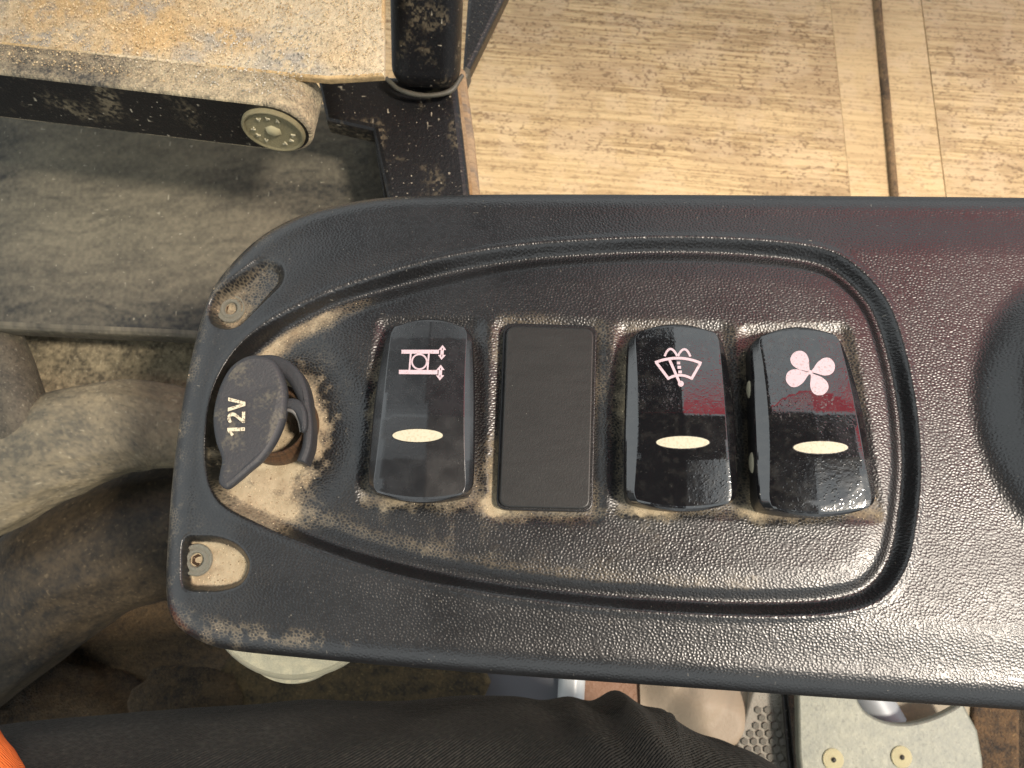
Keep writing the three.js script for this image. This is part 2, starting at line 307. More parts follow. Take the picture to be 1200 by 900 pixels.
  for (let j = 0; j < TH; j++) for (let i = 0; i < TW; i++) grainA[j * TW + i] = grainAt(mix(X0, X1, (i + 0.5) / TW), mix(Z1, Z0, (j + 0.5) / TH));
  for (let j = 0; j < TH; j++) for (let i = 0; i < TW; i++) mask[j * TW + i] = clamp(edgeDust(mix(X0, X1, (i + 0.5) / TW), mix(Z1, Z0, (j + 0.5) / TH)));
  const at = (u, v) => mask[Math.min(TH - 1, Math.floor(v * TH)) * TW + Math.min(TW - 1, Math.floor(u * TW))];
  const gr = (u, v) => grainA[Math.min(TH - 1, Math.floor(v * TH)) * TW + Math.min(TW - 1, Math.floor(u * TW))];
  const P = (u, v) => [mix(X0, X1, u), mix(Z1, Z0, v)];
  const map = tex(TW, TH, (u, v) => {
    const [x, z] = P(u, v), m = at(u, v), n = fbm(x * 420 + 9, z * 420 + 9, 3), rust = fbm(x * 180 + 33, z * 180 + 12, 3);
    const pl = 0.005 + 0.004 * n;
    const dust = c3([0.34, 0.265, 0.16], [0.52, 0.43, 0.285], n);
    const k = 0.95 * Math.pow(clamp(1.12 * m - 0.6 * (gr(u, v) - 0.42) * (1.15 - m)), 1.25) * sst(0.02, 0.12, m);
    let c = c3([pl, pl, pl * 1.08], c3(dust, [0.15, 0.09, 0.045], 0.4 * sst(0.5, 0.8, rust)), k);
    const spk = vnoise(x * 1600 + 4, z * 1600 + 8, 0, 77); if (spk > 0.965) c = c3(c, [0.4, 0.36, 0.28], (spk - 0.965) * 18);
    return c;
  });
  const rough = tex(TW, TH, (u, v) => { const [x, z] = P(u, v); return mix(0.35 + 0.14 * (fbm(x * 70 + 3, z * 70 + 5, 4) - 0.5), 0.95, sst(0.12, 0.6, at(u, v))); }, false);
  const bump = tex(TW, TH, (u, v) => {
    const [x, z] = P(u, v), m = at(u, v), grain = gr(u, v);
    const worn = 1 - 0.3 * sst(-0.04, -0.07, x);
    return mix(0.15 + 0.55 * grain * worn, 0.35 + 0.65 * fbm(x * 1900 + 1, z * 1900 + 2, 2), sst(0.15, 0.6, m));
  }, false);
  for (const t of [map, rough, bump]) { t.wrapS = t.wrapT = THREE.ClampToEdgeWrapping; }
  const mat = std({ map, roughness: 1, roughnessMap: rough, bumpMap: bump, bumpScale: 0.00015, ior: 1.7 });
  // rings from the rim inwards, then down the side wall
  const n = outlineW.length, spine = [w2(420, 505), w2(1560, 548)], RINGS = 210;
  const pos = [], uv = [], idx = [];
  const ring = [];
  for (let k = 0; k <= 10; k++) ring.push(['wall', 1 - k / 10]);
  for (let k = 1; k <= RINGS; k++) ring.push(['top', Math.pow(k / RINGS, 1.25)]);
  for (const [kind, s] of ring) for (let i = 0; i < n; i++) {
    const [bx, bz] = outlineW[i], t = clamp((bx - spine[0][0]) / (spine[1][0] - spine[0][0])), cx = mix(spine[0][0], spine[1][0], t), cz = mix(spine[0][1], spine[1][1], t);
    let x, y, z;
    if (kind === 'wall') { x = mix(bx, cx, 0.06 * s); z = mix(bz, cz, 0.06 * s); y = -ROLL - 0.0015 - 0.036 * s; } else { x = mix(bx, cx, s); z = mix(bz, cz, s); y = consoleY(x, z); }
    pos.push(x, y, z); uv.push((x - X0) / (X1 - X0), (Z1 - z) / (Z1 - Z0));
  }
  for (let k = 0; k < ring.length - 1; k++) for (let i = 0; i < n - 1; i++) { const a = k * n + i, b = a + n; idx.push(a, b, a + 1, b, b + 1, a + 1); }
  const g = new THREE.BufferGeometry(); g.setAttribute('position', new THREE.Float32BufferAttribute(pos, 3)); g.setAttribute('uv', new THREE.Float32BufferAttribute(uv, 2)); g.setIndex(idx); g.computeVertexNormals();
  const con = thing('console', 'long black grained plastic console with dusty oval switch panel', 'console', new THREE.Vector3(0, -0.045, 0.01));
  part('shell', g, mat, con); con.updateWorldMatrix(true, false);
  { // grit lying where the dust is thickest: nobody could count it
    const gm = new THREE.InstancedMesh(new THREE.IcosahedronGeometry(1, 0), std({ roughness: 0.9 }), 7000), d = new THREE.Object3D(), c = new THREE.Color(), inv = con.matrixWorld.clone().invert();
    for (let i = 0; i < 7000; i++) {
      let x, z; do { x = rr(-0.09, 0.1); z = rr(-0.05, 0.08); } while (field(fOut, x, z) < 0.001 || at((x - X0) / (X1 - X0), (Z1 - z) / (Z1 - Z0)) < rr(0.16, 0.9));
      const k = rnd(), r = 0.00006 + 0.00016 * Math.pow(rnd(), 5); d.position.set(x, consoleY(x, z), z).applyMatrix4(inv); d.scale.set(r * rr(0.8, 1.5), r, r); d.rotation.set(rr(0, 6), rr(0, 6), rr(0, 6)); d.updateMatrix(); gm.setMatrixAt(i, d.matrix);
      c.setRGB(mix(0.2, 0.66, k), mix(0.14, 0.54, k), mix(0.08, 0.36, k)); gm.setColorAt(i, c);
    }
    gm.name = 'grit'; gm.userData.kind = 'stuff'; con.add(gm);
  }
  // screws
  const ringM = std({ map: tile(T.metal, 0.05), color: lin(0.95, 0.93, 0.88), bumpMap: tile(grit, 0.04), bumpScale: 0.0004, roughness: 0.6 }), rustM = std({ map: tile(T.brown, 0.04), color: lin(1.0, 0.75, 0.55), roughness: 0.9 });
  for (const [px, py, dy] of [[266, 357, 0.0001], [230, 656, 0.0003]]) {
    const c = w2(px, py, -0.004), y = consoleY(c[0], c[1]);
    const pr = [[0.0013, -0.0012], [0.0014, 0.0006], [0.0018, 0.0009], [0.0021, 0.0006], [0.0023, 0.0003], [0.0026, 0.0004], [0.0028, 0.0007], [0.0031, 0.0006], [0.0032, -0.0006]].map((p) => new THREE.Vector2(...p));
    const lg = new THREE.LatheGeometry(pr, 40); lg.scale(1.22, 1.3, 1.22); lg.translate(c[0], y + dy, c[1]);
    const sc = part('screw', lg, ringM, con);
    const pit = new THREE.LatheGeometry([new THREE.Vector2(0, -0.0008), new THREE.Vector2(0.0006, -0.0008), new THREE.Vector2(0.0007, -0.0003), new THREE.Vector2(0.00145, -0.0002)], 6); pit.translate(c[0], y + dy, c[1]);
    part('screw_head', pit, rustM, sc);
  }
}
const surfaceY = consoleY;

// ---------------------------------------------------------------- rocker switches
const smudge = (s, grime) => {
  const map = tex(256, 512, (u, v) => { const n = fbm(u * 20, v * 40, 5, 0, s), f = vnoise(u * 130, v * 260, 0, s + 5); const k = grime * sst(0.45, 0.9, n) * 0.014 + (f > 0.975 ? 0.16 : 0); return [0.007 + k, 0.007 + k * 0.95, 0.008 + k * 0.8]; });
  const rough = tex(256, 512, (u, v) => { const n = fbm(u * 8, v * 14, 5, 0, s + 2), f = vnoise(u * 90, v * 180, 0, s + 8); return (grime < 0.5 ? 0.22 : 0.06) + 0.09 * n + grime * 0.4 * sst(0.72, 0.86, f) * sst(0.35, 0.6, n) * sst(0.42, 0.6, v); }, false);
  const bump = tex(256, 512, (u, v) => 0.5 * fbm(u * 40, v * 80, 3, 0, s + 4) + 0.5 * sst(0.78, 0.9, vnoise(u * 70, v * 140, 0, s + 9)), false);
  for (const t of [map, rough, bump]) t.wrapS = t.wrapT = THREE.ClampToEdgeWrapping;
  return std({ map, roughness: 1, roughnessMap: rough, bumpMap: bump, bumpScale: 0.000014 * (0.4 + grime), ior: 2.0 });
};
const sideM = std({ color: lin(0.008, 0.008, 0.009), roughness: 0.35, bumpMap: tile(grit, 0.05), bumpScale: 0.0001 });
const lensM = std({ map: tile(tex(256, 256, (u, v) => c3([0.56, 0.52, 0.38], [0.47, 0.43, 0.30], sst(0.45, 0.8, fbm(u * 30, v * 30, 3, 30, 5)))), 0.012), roughness: 0.45 });
const inkM = std({ map: tile(tex(512, 512, (u, v) => c3([0.60, 0.47, 0.50], [0.34, 0.27, 0.27], 0.8 * sst(0.55, 0.85, fbm(u * 60, v * 60, 3, 60, 401)))), 0.02), roughness: 0.4 });
function rocker({ corners, arcs, hc, arch, v0, tilt, name, label, lens, symbol, mat, sideLens }) {
  const C = corners.map((p) => W(p[0], p[1], hc - 0.003));             // TL TR BL BR
  const arcT = arcs[0] * PX, arcB = arcs[1] * PX, UB = 0.80;
  const xy = (u, v) => {
    { const e = Math.abs(u), s = Math.min(1.1, 0.97 + 0.13 * v * v); u = Math.sign(u) * (e <= UB ? e * s : mix(UB * s, 1, (e - UB) / (1 - UB))); }   // the crease bows along the face
    const a = (u + 1) / 2, b = (v + 1) / 2, side = 0.0007 * (1 - v * v);
    let x = mix(mix(C[0].x, C[1].x, a), mix(C[2].x, C[3].x, a), b), z = mix(mix(C[0].z, C[1].z, a), mix(C[2].z, C[3].z, a), b);
    x += u * side; z += -arcT * (1 - u * u) * (1 - b) + arcB * (1 - u * u) * b;
    const r = 0.17, e = Math.max(0, (Math.abs(v) - (1 - r)) / r); x -= u * 0.0026 * (1 - Math.sqrt(Math.max(0, 1 - e * e)));
    return [x, z];
  };
  const top = (u, v) => {
    let y = hc - arch * (v > v0 ? 0.36 : 1) * (v - v0) ** 2 + tilt * v - 0.0006 * u * u;
    const e = Math.abs(u); if (e > UB) { const w = 0.03, b = e - UB; y -= 0.0019 * (b < w ? b * b / (2 * w) : b - w / 2) / (1 - UB - 0.015); }
    if (e > 0.965) y -= 0.0005 * ((e - 0.965) / 0.035) ** 2;
    if (Math.abs(v) > 0.95) y -= 0.0007 * ((Math.abs(v) - 0.95) / 0.05) ** 2;
    return y;
  };
  const us = [], vs = [];
  for (const e of [1, 0.99, 0.98, 0.965, 0.93, 0.88, 0.84, UB + 0.03, UB + 0.024, UB + 0.018, UB + 0.012, UB + 0.006]) us.push(-e);
  for (let i = 0; i <= 24; i++) us.push(mix(-UB, UB, i / 24));
  for (const e of [UB + 0.006, UB + 0.012, UB + 0.018, UB + 0.024, UB + 0.03, 0.84, 0.88, 0.93, 0.965, 0.98, 0.99, 1]) us.push(e);
  for (let i = 0; i <= 70; i++) { const t = i / 70 * 2 - 1; vs.push(Math.sign(t) * Math.pow(Math.abs(t), 0.8)); }
  const mid = W((corners[0][0] + corners[3][0]) / 2, (corners[0][1] + corners[3][1]) / 2, 0);
  const o = thing(name, label, 'switch', mid.clone().setY(-0.003));
  const build = (grid, nu, nv) => { const pos = [], uv = [], idx = []; for (const p of grid) { pos.push(p[0], p[1], p[2]); uv.push(p[3], p[4]); } for (let j = 0; j < nv - 1; j++) for (let i = 0; i < nu - 1; i++) { const a = j * nu + i, b = a + nu; idx.push(a, b, a + 1, b, b + 1, a + 1); } const g = new THREE.BufferGeometry(); g.setAttribute('position', new THREE.Float32BufferAttribute(pos, 3)); g.setAttribute('uv', new THREE.Float32BufferAttribute(uv, 2)); g.setIndex(idx); return g; };
  const face = []; for (const v of vs) for (const u of us) { const [x, z] = xy(u, v); face.push([x, top(u, v), z, (u + 1) / 2, (1 - v) / 2]); }
  const fg = toCreasedNormals(build(face, us.length, vs.length), 0.22);
  const rk = part('rocker', fg, mat, o);
  const loop = []; const N = 60;
  for (let i = 0; i < N; i++) loop.push([mix(-1, 1, i / N), -1]); for (let i = 0; i < N; i++) loop.push([1, mix(-1, 1, i / N)]); for (let i = 0; i < N; i++) loop.push([mix(1, -1, i / N), 1]); for (let i = 0; i <= N; i++) loop.push([-1, mix(1, -1, i / N)]);
  const wall = []; for (let k = 0; k <= 6; k++) loop.forEach(([u, v], i) => { const [x, z] = xy(u * (1 - 0.012 * k), v * (1 - 0.006 * k)), y = mix(top(u, v), -0.004, k / 6); wall.push([x, y, z, i * 0.0006, y]); });
  const wg = build(wall, loop.length, 7); wg.computeVertexNormals();
  part('side_wall', wg, sideM, o);
  const inv = (x, z) => { let u = 0, v = 0; for (let i = 0; i < 14; i++) { const [a, b] = xy(u, v), [a1, b1] = xy(u + 1e-3, v), [a2, b2] = xy(u, v + 1e-3); const j11 = (a1 - a) / 1e-3, j12 = (a2 - a) / 1e-3, j21 = (b1 - b) / 1e-3, j22 = (b2 - b) / 1e-3, det = j11 * j22 - j12 * j21, ex = x - a, ez = z - b; u += (ex * j22 - ez * j12) / det; v += (ez * j11 - ex * j21) / det; u = clamp(u, -0.98, 0.98); v = clamp(v, -0.98, 0.98); } return [u, v]; };
  // a flat drawing in photo pixels, laid on the rocker's face
  const lay = (shapes, lift) => {
    let g = mergeGeometries(shapes.map((s) => { const t = new THREE.ShapeGeometry(s, 24); t.deleteAttribute('normal'); return t.toNonIndexed(); }));
    g = new TessellateModifier(2.2, 5).modify(g);
    const p = g.attributes.position;
    for (let i = 0; i < p.count; i++) { let y = hc, v; for (let k = 0; k < 4; k++) { v = W(p.getX(i), -p.getY(i), y); const [a, b] = inv(v.x, v.z); y = top(a, b); } p.setXYZ(i, v.x, y + lift, v.z); }
    const uv = g.attributes.uv; for (let i = 0; i < p.count; i++) uv.setXY(i, p.getX(i), -p.getZ(i));
    g.computeVertexNormals(); return g;
  };
  const ell = (cx, cy, rx, ry, rot = 0) => { const s = new THREE.Shape(); s.absellipse(cx, -cy, rx, ry, 0, Math.PI * 2, false, rot); return s; };
  const rim = ell(lens[0], lens[1], lens[2] + 1.0, lens[3] + 0.9); 
  part('lens_rim', lay([rim], 0.00006), sideM, rk);
  part('lens', lay([ell(...lens)], 0.00016), lensM, rk);
  part('symbol', lay(symbol, 0.00010), inkM, o);
  if (sideLens) for (const [px, py, rx, ry] of sideLens) {             // small clear windows in the left side wall
    const v = (py - (corners[0][1] + corners[2][1]) / 2) / ((corners[2][1] - corners[0][1]) / 2), sh = [];
    const ez = W(px, py + ry, 0.002).z - W(px, py - ry, 0.002).z;
    const g = new THREE.SphereGeometry(1, 24, 16); g.scale(0.0004, rx, ez / 2);
    const yy = mix(top(-1, v), -0.004, 0.42), [x0, z0] = xy(-1 * (1 - 0.012 * 2.5), v * (1 - 0.006 * 2.5));
    g.translate(x0, yy, z0); part('side_lens', g, lensM, o);
  }
  return o;
}
const stroke = (pts, w) => {                                           // an open line of width w in pixel space
  const L = [], R = []; const n = pts.length;
  for (let i = 0; i < n; i++) { const a = pts[Math.max(0, i - 1)], b = pts[Math.min(n - 1, i + 1)]; const dx = b[0] - a[0], dy = b[1] - a[1], l = Math.hypot(dx, dy), nx = -dy / l * w / 2, ny = dx / l * w / 2; L.push(new THREE.Vector2(pts[i][0] + nx, -(pts[i][1] + ny))); R.push(new THREE.Vector2(pts[i][0] - nx, -(pts[i][1] - ny))); }
  return new THREE.Shape([...L, ...R.reverse()]);
};
const disc = (x, y, r, r2) => { const s = new THREE.Shape(); s.absarc(x, -y, r, 0, Math.PI * 2); if (r2) { const h = new THREE.Path(); h.absarc(x, -y, r2, 0, Math.PI * 2, true); s.holes.push(h); } return s; };
const arrow = (x0, y0, x1, y1, w) => { const m = (t, o) => [mix(x0, x1, t) + o, mix(y0, y1, t)]; const s = new THREE.Shape([m(0, 0), m(0.33, w), m(0.33, w * 0.42), m(0.67, w * 0.42), m(0.67, w), m(1, 0), m(0.67, -w), m(0.67, -w * 0.42), m(0.33, -w * 0.42), m(0.33, -w)].map((p) => new THREE.Vector2(p[0], -p[1]))); for (const t of [0.2, 0.66]) s.holes.push(new THREE.Path([m(t, -0.45), m(t + 0.15, -0.45), m(t + 0.15, 0.45), m(t, 0.45)].map((p) => new THREE.Vector2(p[0], -p[1])))); return s; };
const frameSym = [stroke([[470.5, 412.3], [514.5, 412.3]], 4.6), stroke([[467.5, 436], [512.8, 436.3]], 5), stroke([[481.4, 414.5], [479.8, 434]], 2.0), stroke([[502.6, 414.5], [501, 434]], 2.0), disc(491.5, 424, 9.6, 7.7), arrow(518.8, 404.5, 517.4, 421.8, 4.6), arrow(516.6, 427.6, 515.4, 446, 4.8)];
const arcPts = (x0, y0, xm, ym, x1, y1, n = 10) => { const a = []; for (let i = 0; i <= n; i++) { const t = i / n; const cx = 2 * xm - (x0 + x1) / 2, cy = 2 * ym - (y0 + y1) / 2; a.push([(1 - t) ** 2 * x0 + 2 * t * (1 - t) * cx + t * t * x1, (1 - t) ** 2 * y0 + 2 * t * (1 - t) * cy + t * t * y1]); } return a; };
const washSym = [stroke(arcPts(767.5, 425, 795, 419.8, 822, 426), 3.2), stroke(arcPts(782.5, 444, 797, 439.8, 811.5, 444.4), 3.0), stroke([[769, 425], [783.8, 444.5]], 3.2), stroke([[820.6, 426], [810, 444.5]], 3.2), stroke([[784.6, 422], [797, 450]], 3.2), disc(797.8, 449.8, 3.4),
  stroke([[793.2, 425.4], [797, 425.4]], 3.2), stroke([[793.9, 430.6], [798, 430.6]], 3.4), stroke([[794.8, 436], [799, 436]], 3.4), stroke(arcPts(778.8, 417.6, 785.6, 409.0, 793.6, 417.4), 2.6), stroke(arcPts(794.4, 417.4, 802, 409.4, 809, 418), 2.6)];
const petal = (hx, hy, cx, cy, bend) => { const dx = cx - hx, dy = cy - hy, l = Math.hypot(dx, dy), ux = dx / l, uy = dy / l, nx = -uy, ny = ux; const q = (a, b) => [hx + ux * a + nx * b, hy + uy * a + ny * b]; return new THREE.Shape(curve([q(1.5, 0), q(6, 4.4), q(12, 10), q(19, 12.6), q(25.5, 10.8), q(29.8, 4), q(28, -4.4), q(21.5, -8), q(13, -6.8), q(6, -3)], true, 60).map((p) => new THREE.Vector2(p[0], -p[1]))); };
const fanSym = [petal(949.5, 436.5, 935, 423, 0.8), petal(949.5, 436.5, 965.5, 428.5, 0.8), petal(949.5, 436.5, 962.5, 452.5, 0.8), petal(949.5, 436.5, 933.5, 444.5, 0.8), disc(949.5, 436.5, 2.6)];
rocker({ corners: rocks[0], arcs: [9, 9], hc: 0.0085, arch: 0.0034, v0: 0.1, tilt: 0, name: 'rocker_switch', label: 'glossy black rocker switch printed with a frame and double arrows', lens: [489.5, 510.5, 29.5, 7.6], symbol: frameSym, mat: smudge(3, 0.25) });
rocker({ corners: rocks[2], arcs: [9, 9], hc: 0.0085, arch: 0.0034, v0: 0.1, tilt: 0, name: 'rocker_switch', label: 'glossy black rocker switch printed with a windscreen washer symbol', lens: [800, 518.5, 31, 7.2], symbol: washSym, mat: smudge(23, 0.8) });
rocker({ corners: rocks[3], arcs: [9, 9], hc: 0.0105, arch: 0.0034, v0: 0.1, tilt: 0.0003, name: 'rocker_switch', label: 'smudged glossy black rocker switch printed with a four bladed fan', lens: [961.5, 524.5, 32, 7.2], symbol: fanSym, mat: smudge(43, 1), sideLens: [[882, 452, 0.0022, 10], [889, 541, 0.0026, 12]] });
{ // blank plate
  const r = rocks[1], o = thing('blank_plate', 'flat black rectangular blanking plate between the switches', 'cover plate', W(640, 490, 0).setY(-0.002));
  const round = (k, rad) => { const c = [r[0], r[1], r[3], r[2]].map((p, i) => [p[0] + (i === 0 || i === 3 ? -k : k), p[1] + (i < 2 ? -k : k)]), out = []; c.forEach((p, i) => { const a = c[(i + 3) % 4], b = c[(i + 1) % 4]; const da = Math.hypot(a[0] - p[0], a[1] - p[1]), db = Math.hypot(b[0] - p[0], b[1] - p[1]); const s = [p[0] + (a[0] - p[0]) * rad / da, p[1] + (a[1] - p[1]) * rad / da], e = [p[0] + (b[0] - p[0]) * rad / db, p[1] + (b[1] - p[1]) * rad / db]; for (let q = 0; q <= 8; q++) { const t = q / 8; out.push([(1 - t) ** 2 * s[0] + 2 * t * (1 - t) * p[0] + t * t * e[0], (1 - t) ** 2 * s[1] + 2 * t * (1 - t) * p[1] + t * t * e[1]]); } }); return out; };
  const fm = tex(512, 512, (u, v) => { const s = vnoise(u * 128, v * 128, 128, 31), g = 0.016 + 0.008 * fbm(u * 9, v * 40, 3, 0, 5); const k = s > 0.985 ? 0.25 : 0; return [g * 1.0 + k, g * 1.0 + k, g * 0.95 + k * 0.8]; });
  part('face', plate(round(-1.5, 12), 0.0016, 0.005, 0.0005), std({ map: tile(fm, 0.05), roughness: 0.42, ior: 1.45, bumpMap: tile(grit, 0.04), bumpScale: 0.00004 }), o);
  part('rim', plate(round(1.8, 13), 0.0004, 0.005, 0.0003, [round(-0.8, 12)]), sideM, o);
}

// ---------------------------------------------------------------- 12 V socket with its rubber cap
{
  const o = thing('power_socket', 'round dusty power socket with a lifted black rubber cap lettered 12V', 'power socket', new THREE.Vector3(SOCK[0], -0.004, SOCK[1]));
  const rubber = std({ color: lin(0.026, 0.027, 0.030), roughness: 0.55, bumpMap: tile(grit, 0.05), bumpScale: 0.00012 });
  const rust = std({ map: tile(T.brown, 0.03), color: lin(3.2, 2.3, 1.6), bumpMap: tile(grit, 0.02), bumpScale: 0.0003, roughness: 0.6 });
  const lathe = (pr, mat, name, parent, c) => { const g = new THREE.LatheGeometry(pr.map((p) => new THREE.Vector2(p[0] / 1000, p[1] / 1000)), 72); g.translate(c[0], 0, c[1]); return part(name, g, mat, parent); };
  const c = w2(318, 492, 0.004);
  const barrel = lathe([[7.2, -8], [7.4, 1.5], [7.9, 2.4], [8.3, 1.8], [8.4, 0.4], [8.7, 0.0], [9.4, 0.2], [9.7, -0.6], [9.8, -4]], rust, 'barrel', o, c);
  lathe([[0, -7.5], [3, -7.5], [7.3, -8]], std({ color: lin(0.01, 0.008, 0.006), roughness: 0.9 }), 'contact', barrel, c);
  // black collar: a wide band round the right side of the barrel
  const arcBand = (pts, half, y, th) => { const out = curve(pts, false, 60); const A = [], B = []; out.forEach((p, i) => { const a = out[Math.max(0, i - 1)], b = out[Math.min(60, i + 1)], dx = b[0] - a[0], dy = b[1] - a[1], l = Math.hypot(dx, dy), h = half * (0.62 + 0.38 * Math.sin(Math.PI * Math.min(1, i / 34))); A.push([p[0] - dy / l * h, p[1] + dx / l * h]); B.push([p[0] + dy / l * h, p[1] - dx / l * h]); }); return plate([...A, ...B.reverse()], y, th, 0.0012, [], 4); };
  part('collar', arcBand([[300, 421], [322, 424], [342, 438], [354, 462], [360, 492], [359, 520], [352, 541]], 9.5, 0.0042, 0.007), rubber, o);
  // strap from the collar to the cap
  part('strap', plate(curve([[324, 470], [336, 466], [350, 468], [358, 480], [359, 500], [353, 506], [350, 494], [344, 483], [335, 479], [325, 484]], true, 80), 0.0064, 0.0028, 0.0009, [], 4), rubber, o);
  part('strap_edge', tube([[W(333, 480, 0.006), 0.0004], [W(343, 482, 0.0058), 0.0005], [W(350, 491, 0.005), 0.0005], [W(353, 506, 0.0046), 0.0004]], 30, 10), std({ color: lin(0.12, 0.115, 0.105), roughness: 0.5 }), o);
  // cap: thick leaf with a finger tab, slightly domed
  const cap = curve([[303, 415], [286, 418], [268, 432], [255, 458], [249, 488], [252, 516], [259, 537], [257, 552], [255.5, 564], [260, 571], [267, 572], [280, 562], [291, 552], [306, 538], [321, 515], [331, 488], [333.5, 460], [329, 437], [319, 420]], true, 150);
  const cg = plate(cap, 0.0095, 0.0032, 0.0011, [], 5);
  const tilt = (g) => { const p = g.attributes.position; for (let i = 0; i < p.count; i++) { const x = p.getX(i), dx = (x - w2(290, 490, 0.0095)[0]) * 1000; p.setY(i, p.getY(i) - 0.00012 * dx - 0.000012 * dx * dx); } g.computeVertexNormals(); return g; };
  const cm = part('cap', tilt(cg), std({ map: tile(tex(512, 512, (u, v) => { const n = fbm(u * 6, v * 6, 4, 6, 71), f = fbm(u * 60, v * 60, 2, 60, 72); const k = sst(0.5, 0.75, 0.7 * n + 0.3 * f); return c3([0.030, 0.031, 0.034], [0.11, 0.10, 0.075], k * 0.75); }), 0.03), roughness: 0.55, bumpMap: tile(grit, 0.05), bumpScale: 0.0001 }), o);
  const font = await new FontLoader().loadAsync('fonts/droid/droid_sans_bold.typeface.json');
  let tg = new TextGeometry('12V', { font, size: 0.0040, depth: 0.00012, curveSegments: 6, bevelEnabled: false });
  tg.rotateX(-Math.PI / 2); tg.rotateY(Math.PI / 2 + 0.05);
  const p0 = W(287, 512, 0.0095); tg.translate(p0.x, 0.0096, p0.z);
  part('lettering', tilt(tg), std({ map: tile(tex(256, 256, (u, v) => c3([0.62, 0.55, 0.4], [0.2, 0.17, 0.12], sst(0.5, 0.75, fbm(u * 24, v * 24, 3, 24, 601)))), 0.008), roughness: 0.7 }), cm);
}

// ---------------------------------------------------------------- upper left: dusty ledge, arm with bolt, post
{
  const ledgeY = -0.0525;
  part('ledge', plate([[-300, -200], [452, -200], [450, 88], [385, 92], [340, 88], [-300, 20]], ledgeY, 0.004, 0.001), M.sand).userData = { label: 'sand covered ledge at the top left behind the black arm', category: 'ledge' };
  // arm: upright flat bar with a rounded end
  const a = W(-160, 90, -0.065), b = W(322, 147, -0.065), arm = thing('hinge_arm', 'black upright bar with rounded end and a round bolt, dust on top', 'arm', b.clone());
  const len = a.distanceTo(b), HW = 0.0135, s = new THREE.Shape(); s.moveTo(-len, HW); s.lineTo(0, HW); s.absarc(0, 0, HW, Math.PI / 2, -Math.PI / 2, true); s.lineTo(-len, -HW); s.closePath();
  const ag = new THREE.ExtrudeGeometry(s, { depth: 0.015, bevelSize: 0.0014, bevelThickness: 0.0014, bevelOffset: -0.0014, bevelSegments: 3, curveSegments: 40 }); ag.translate(0, 0, -0.015);
  const frame = (g, dz = 0) => { g.rotateX(-0.12); g.rotateY(-Math.atan2(b.z - a.z, b.x - a.x)); g.translate(b.x, b.y, b.z); return g; };
  const body = new THREE.Mesh(frame(ag), [M.smear, std({ map: tile(dirtTex([0.07, 0.067, 0.058], [0.60, 0.49, 0.31], [0.75, 0.68, 0.52], 8), 0.11), bumpMap: tile(grit, 0.08), bumpScale: 0.0014, roughness: 0.9 })]);
  body.name = 'bar'; body.geometry.translate(-b.x, -b.y, -b.z); body.castShadow = body.receiveShadow = true; arm.add(body);
  const boltM = std({ map: tile(T.metal, 0.04), color: lin(0.85, 0.74, 0.48), roughness: 0.5, bumpMap: tile(grit, 0.04), bumpScale: 0.0003 });
  const prof = [[0, 0.9], [9.5, 0.9], [9.8, 1.6], [10.5, 1.7], [10.9, 1.2], [11.0, -0.5]].map((p) => new THREE.Vector2(p[0] / 1000, p[1] / 1000));
  const bg = new THREE.LatheGeometry(prof, 64); bg.rotateX(Math.PI / 2); bg.translate(0, 0, 0.0014);
  const bolt = part('bolt', frame(bg), boltM, arm);
  const nub = new THREE.LatheGeometry([[0, 1.9], [1.8, 1.8], [3.0, 0.9]].map((p) => new THREE.Vector2(p[0] / 1000, p[1] / 1000)), 6); nub.rotateX(Math.PI / 2); nub.translate(0, 0, 0.0014);
  part('hub', frame(nub), std({ color: lin(0.5, 0.44, 0.26), roughness: 0.6 }), bolt);
  const marks = [];                                                     // worn raised characters round the rim
  for (let i = 0; i < 11; i++) { const an = -0.4 + i * 0.5; if (i === 3 || i === 7) continue; for (let k = 0; k < 2; k++) { const m = new THREE.BoxGeometry(0.0004, 0.0015, 0.0005); m.rotateZ(k * (0.6 + (i % 3) * 0.5)); m.translate(k * 0.0005, 0.0069, 0.0025); m.rotateZ(an); marks.push(m); } }
  part('raised_marks', frame(mergeGeometries(marks)), std({ color: lin(0.55, 0.5, 0.34), roughness: 0.6 }), bolt);
  // panel below the arm
  part('side_panel', plate(curve([[-300, 60], [200, 100], [440, 130], [478, 230], [500, 330], [430, 410], [300, 400], [180, 393], [60, 388], [-20, 384], [-300, 380]], true, 120, 0.2), -0.135, 0.012, 0.003), std({ map: tile(tex(1024, 1024, (u, v) => { const w = 0.1 * fbm(u * 6, v * 6, 3, 6, 301), a = fbm((u + w) * 5, (v - w) * 9, 6, 0, 303), st = fbm((u + v * 0.3) * 20, (v - u * 0.15 + w) * 120, 4, 0, 305), f = fbm(u * 260, v * 260, 2, 260, 307), sp = vnoise(u * 230, v * 230, 230, 309); const k = clamp(0.5 + 2.6 * (0.62 * a + 0.20 * st + 0.18 * f - 0.5)); let c = c3([0.013, 0.0135, 0.012], [0.165, 0.145, 0.10], k); c = c3(c, [0.4, 0.37, 0.28], 0.6 * sst(0.93, 0.99, sp)); return c; }), 0.36), bumpMap: tile(grit, 0.12), bumpScale: 0.00025, roughness: 0.6 })).userData = { label: 'dusty grey panel below the black arm, left of the console', category: 'panel' };
  // post on a black bracket
  const post = thing('post', 'black painted post standing on a dirty black bracket', 'post', W(500, 170, -0.1));
  part('bracket', plate([[372, 92], [450, 88], [535, 92], [552, 240], [550, 300], [470, 300], [452, 225], [436, 152], [382, 140]], -0.10, 0.012, 0.0025), M.smear, post);
  part('bracket_side', plate([[520, 60], [545, 80], [556, 160], [572, 320], [540, 320]], -0.106, 0.1, 0.003), std({ map: tile(T.sand, 0.2), color: lin(0.55, 0.46, 0.4), roughness: 0.8 }), post);
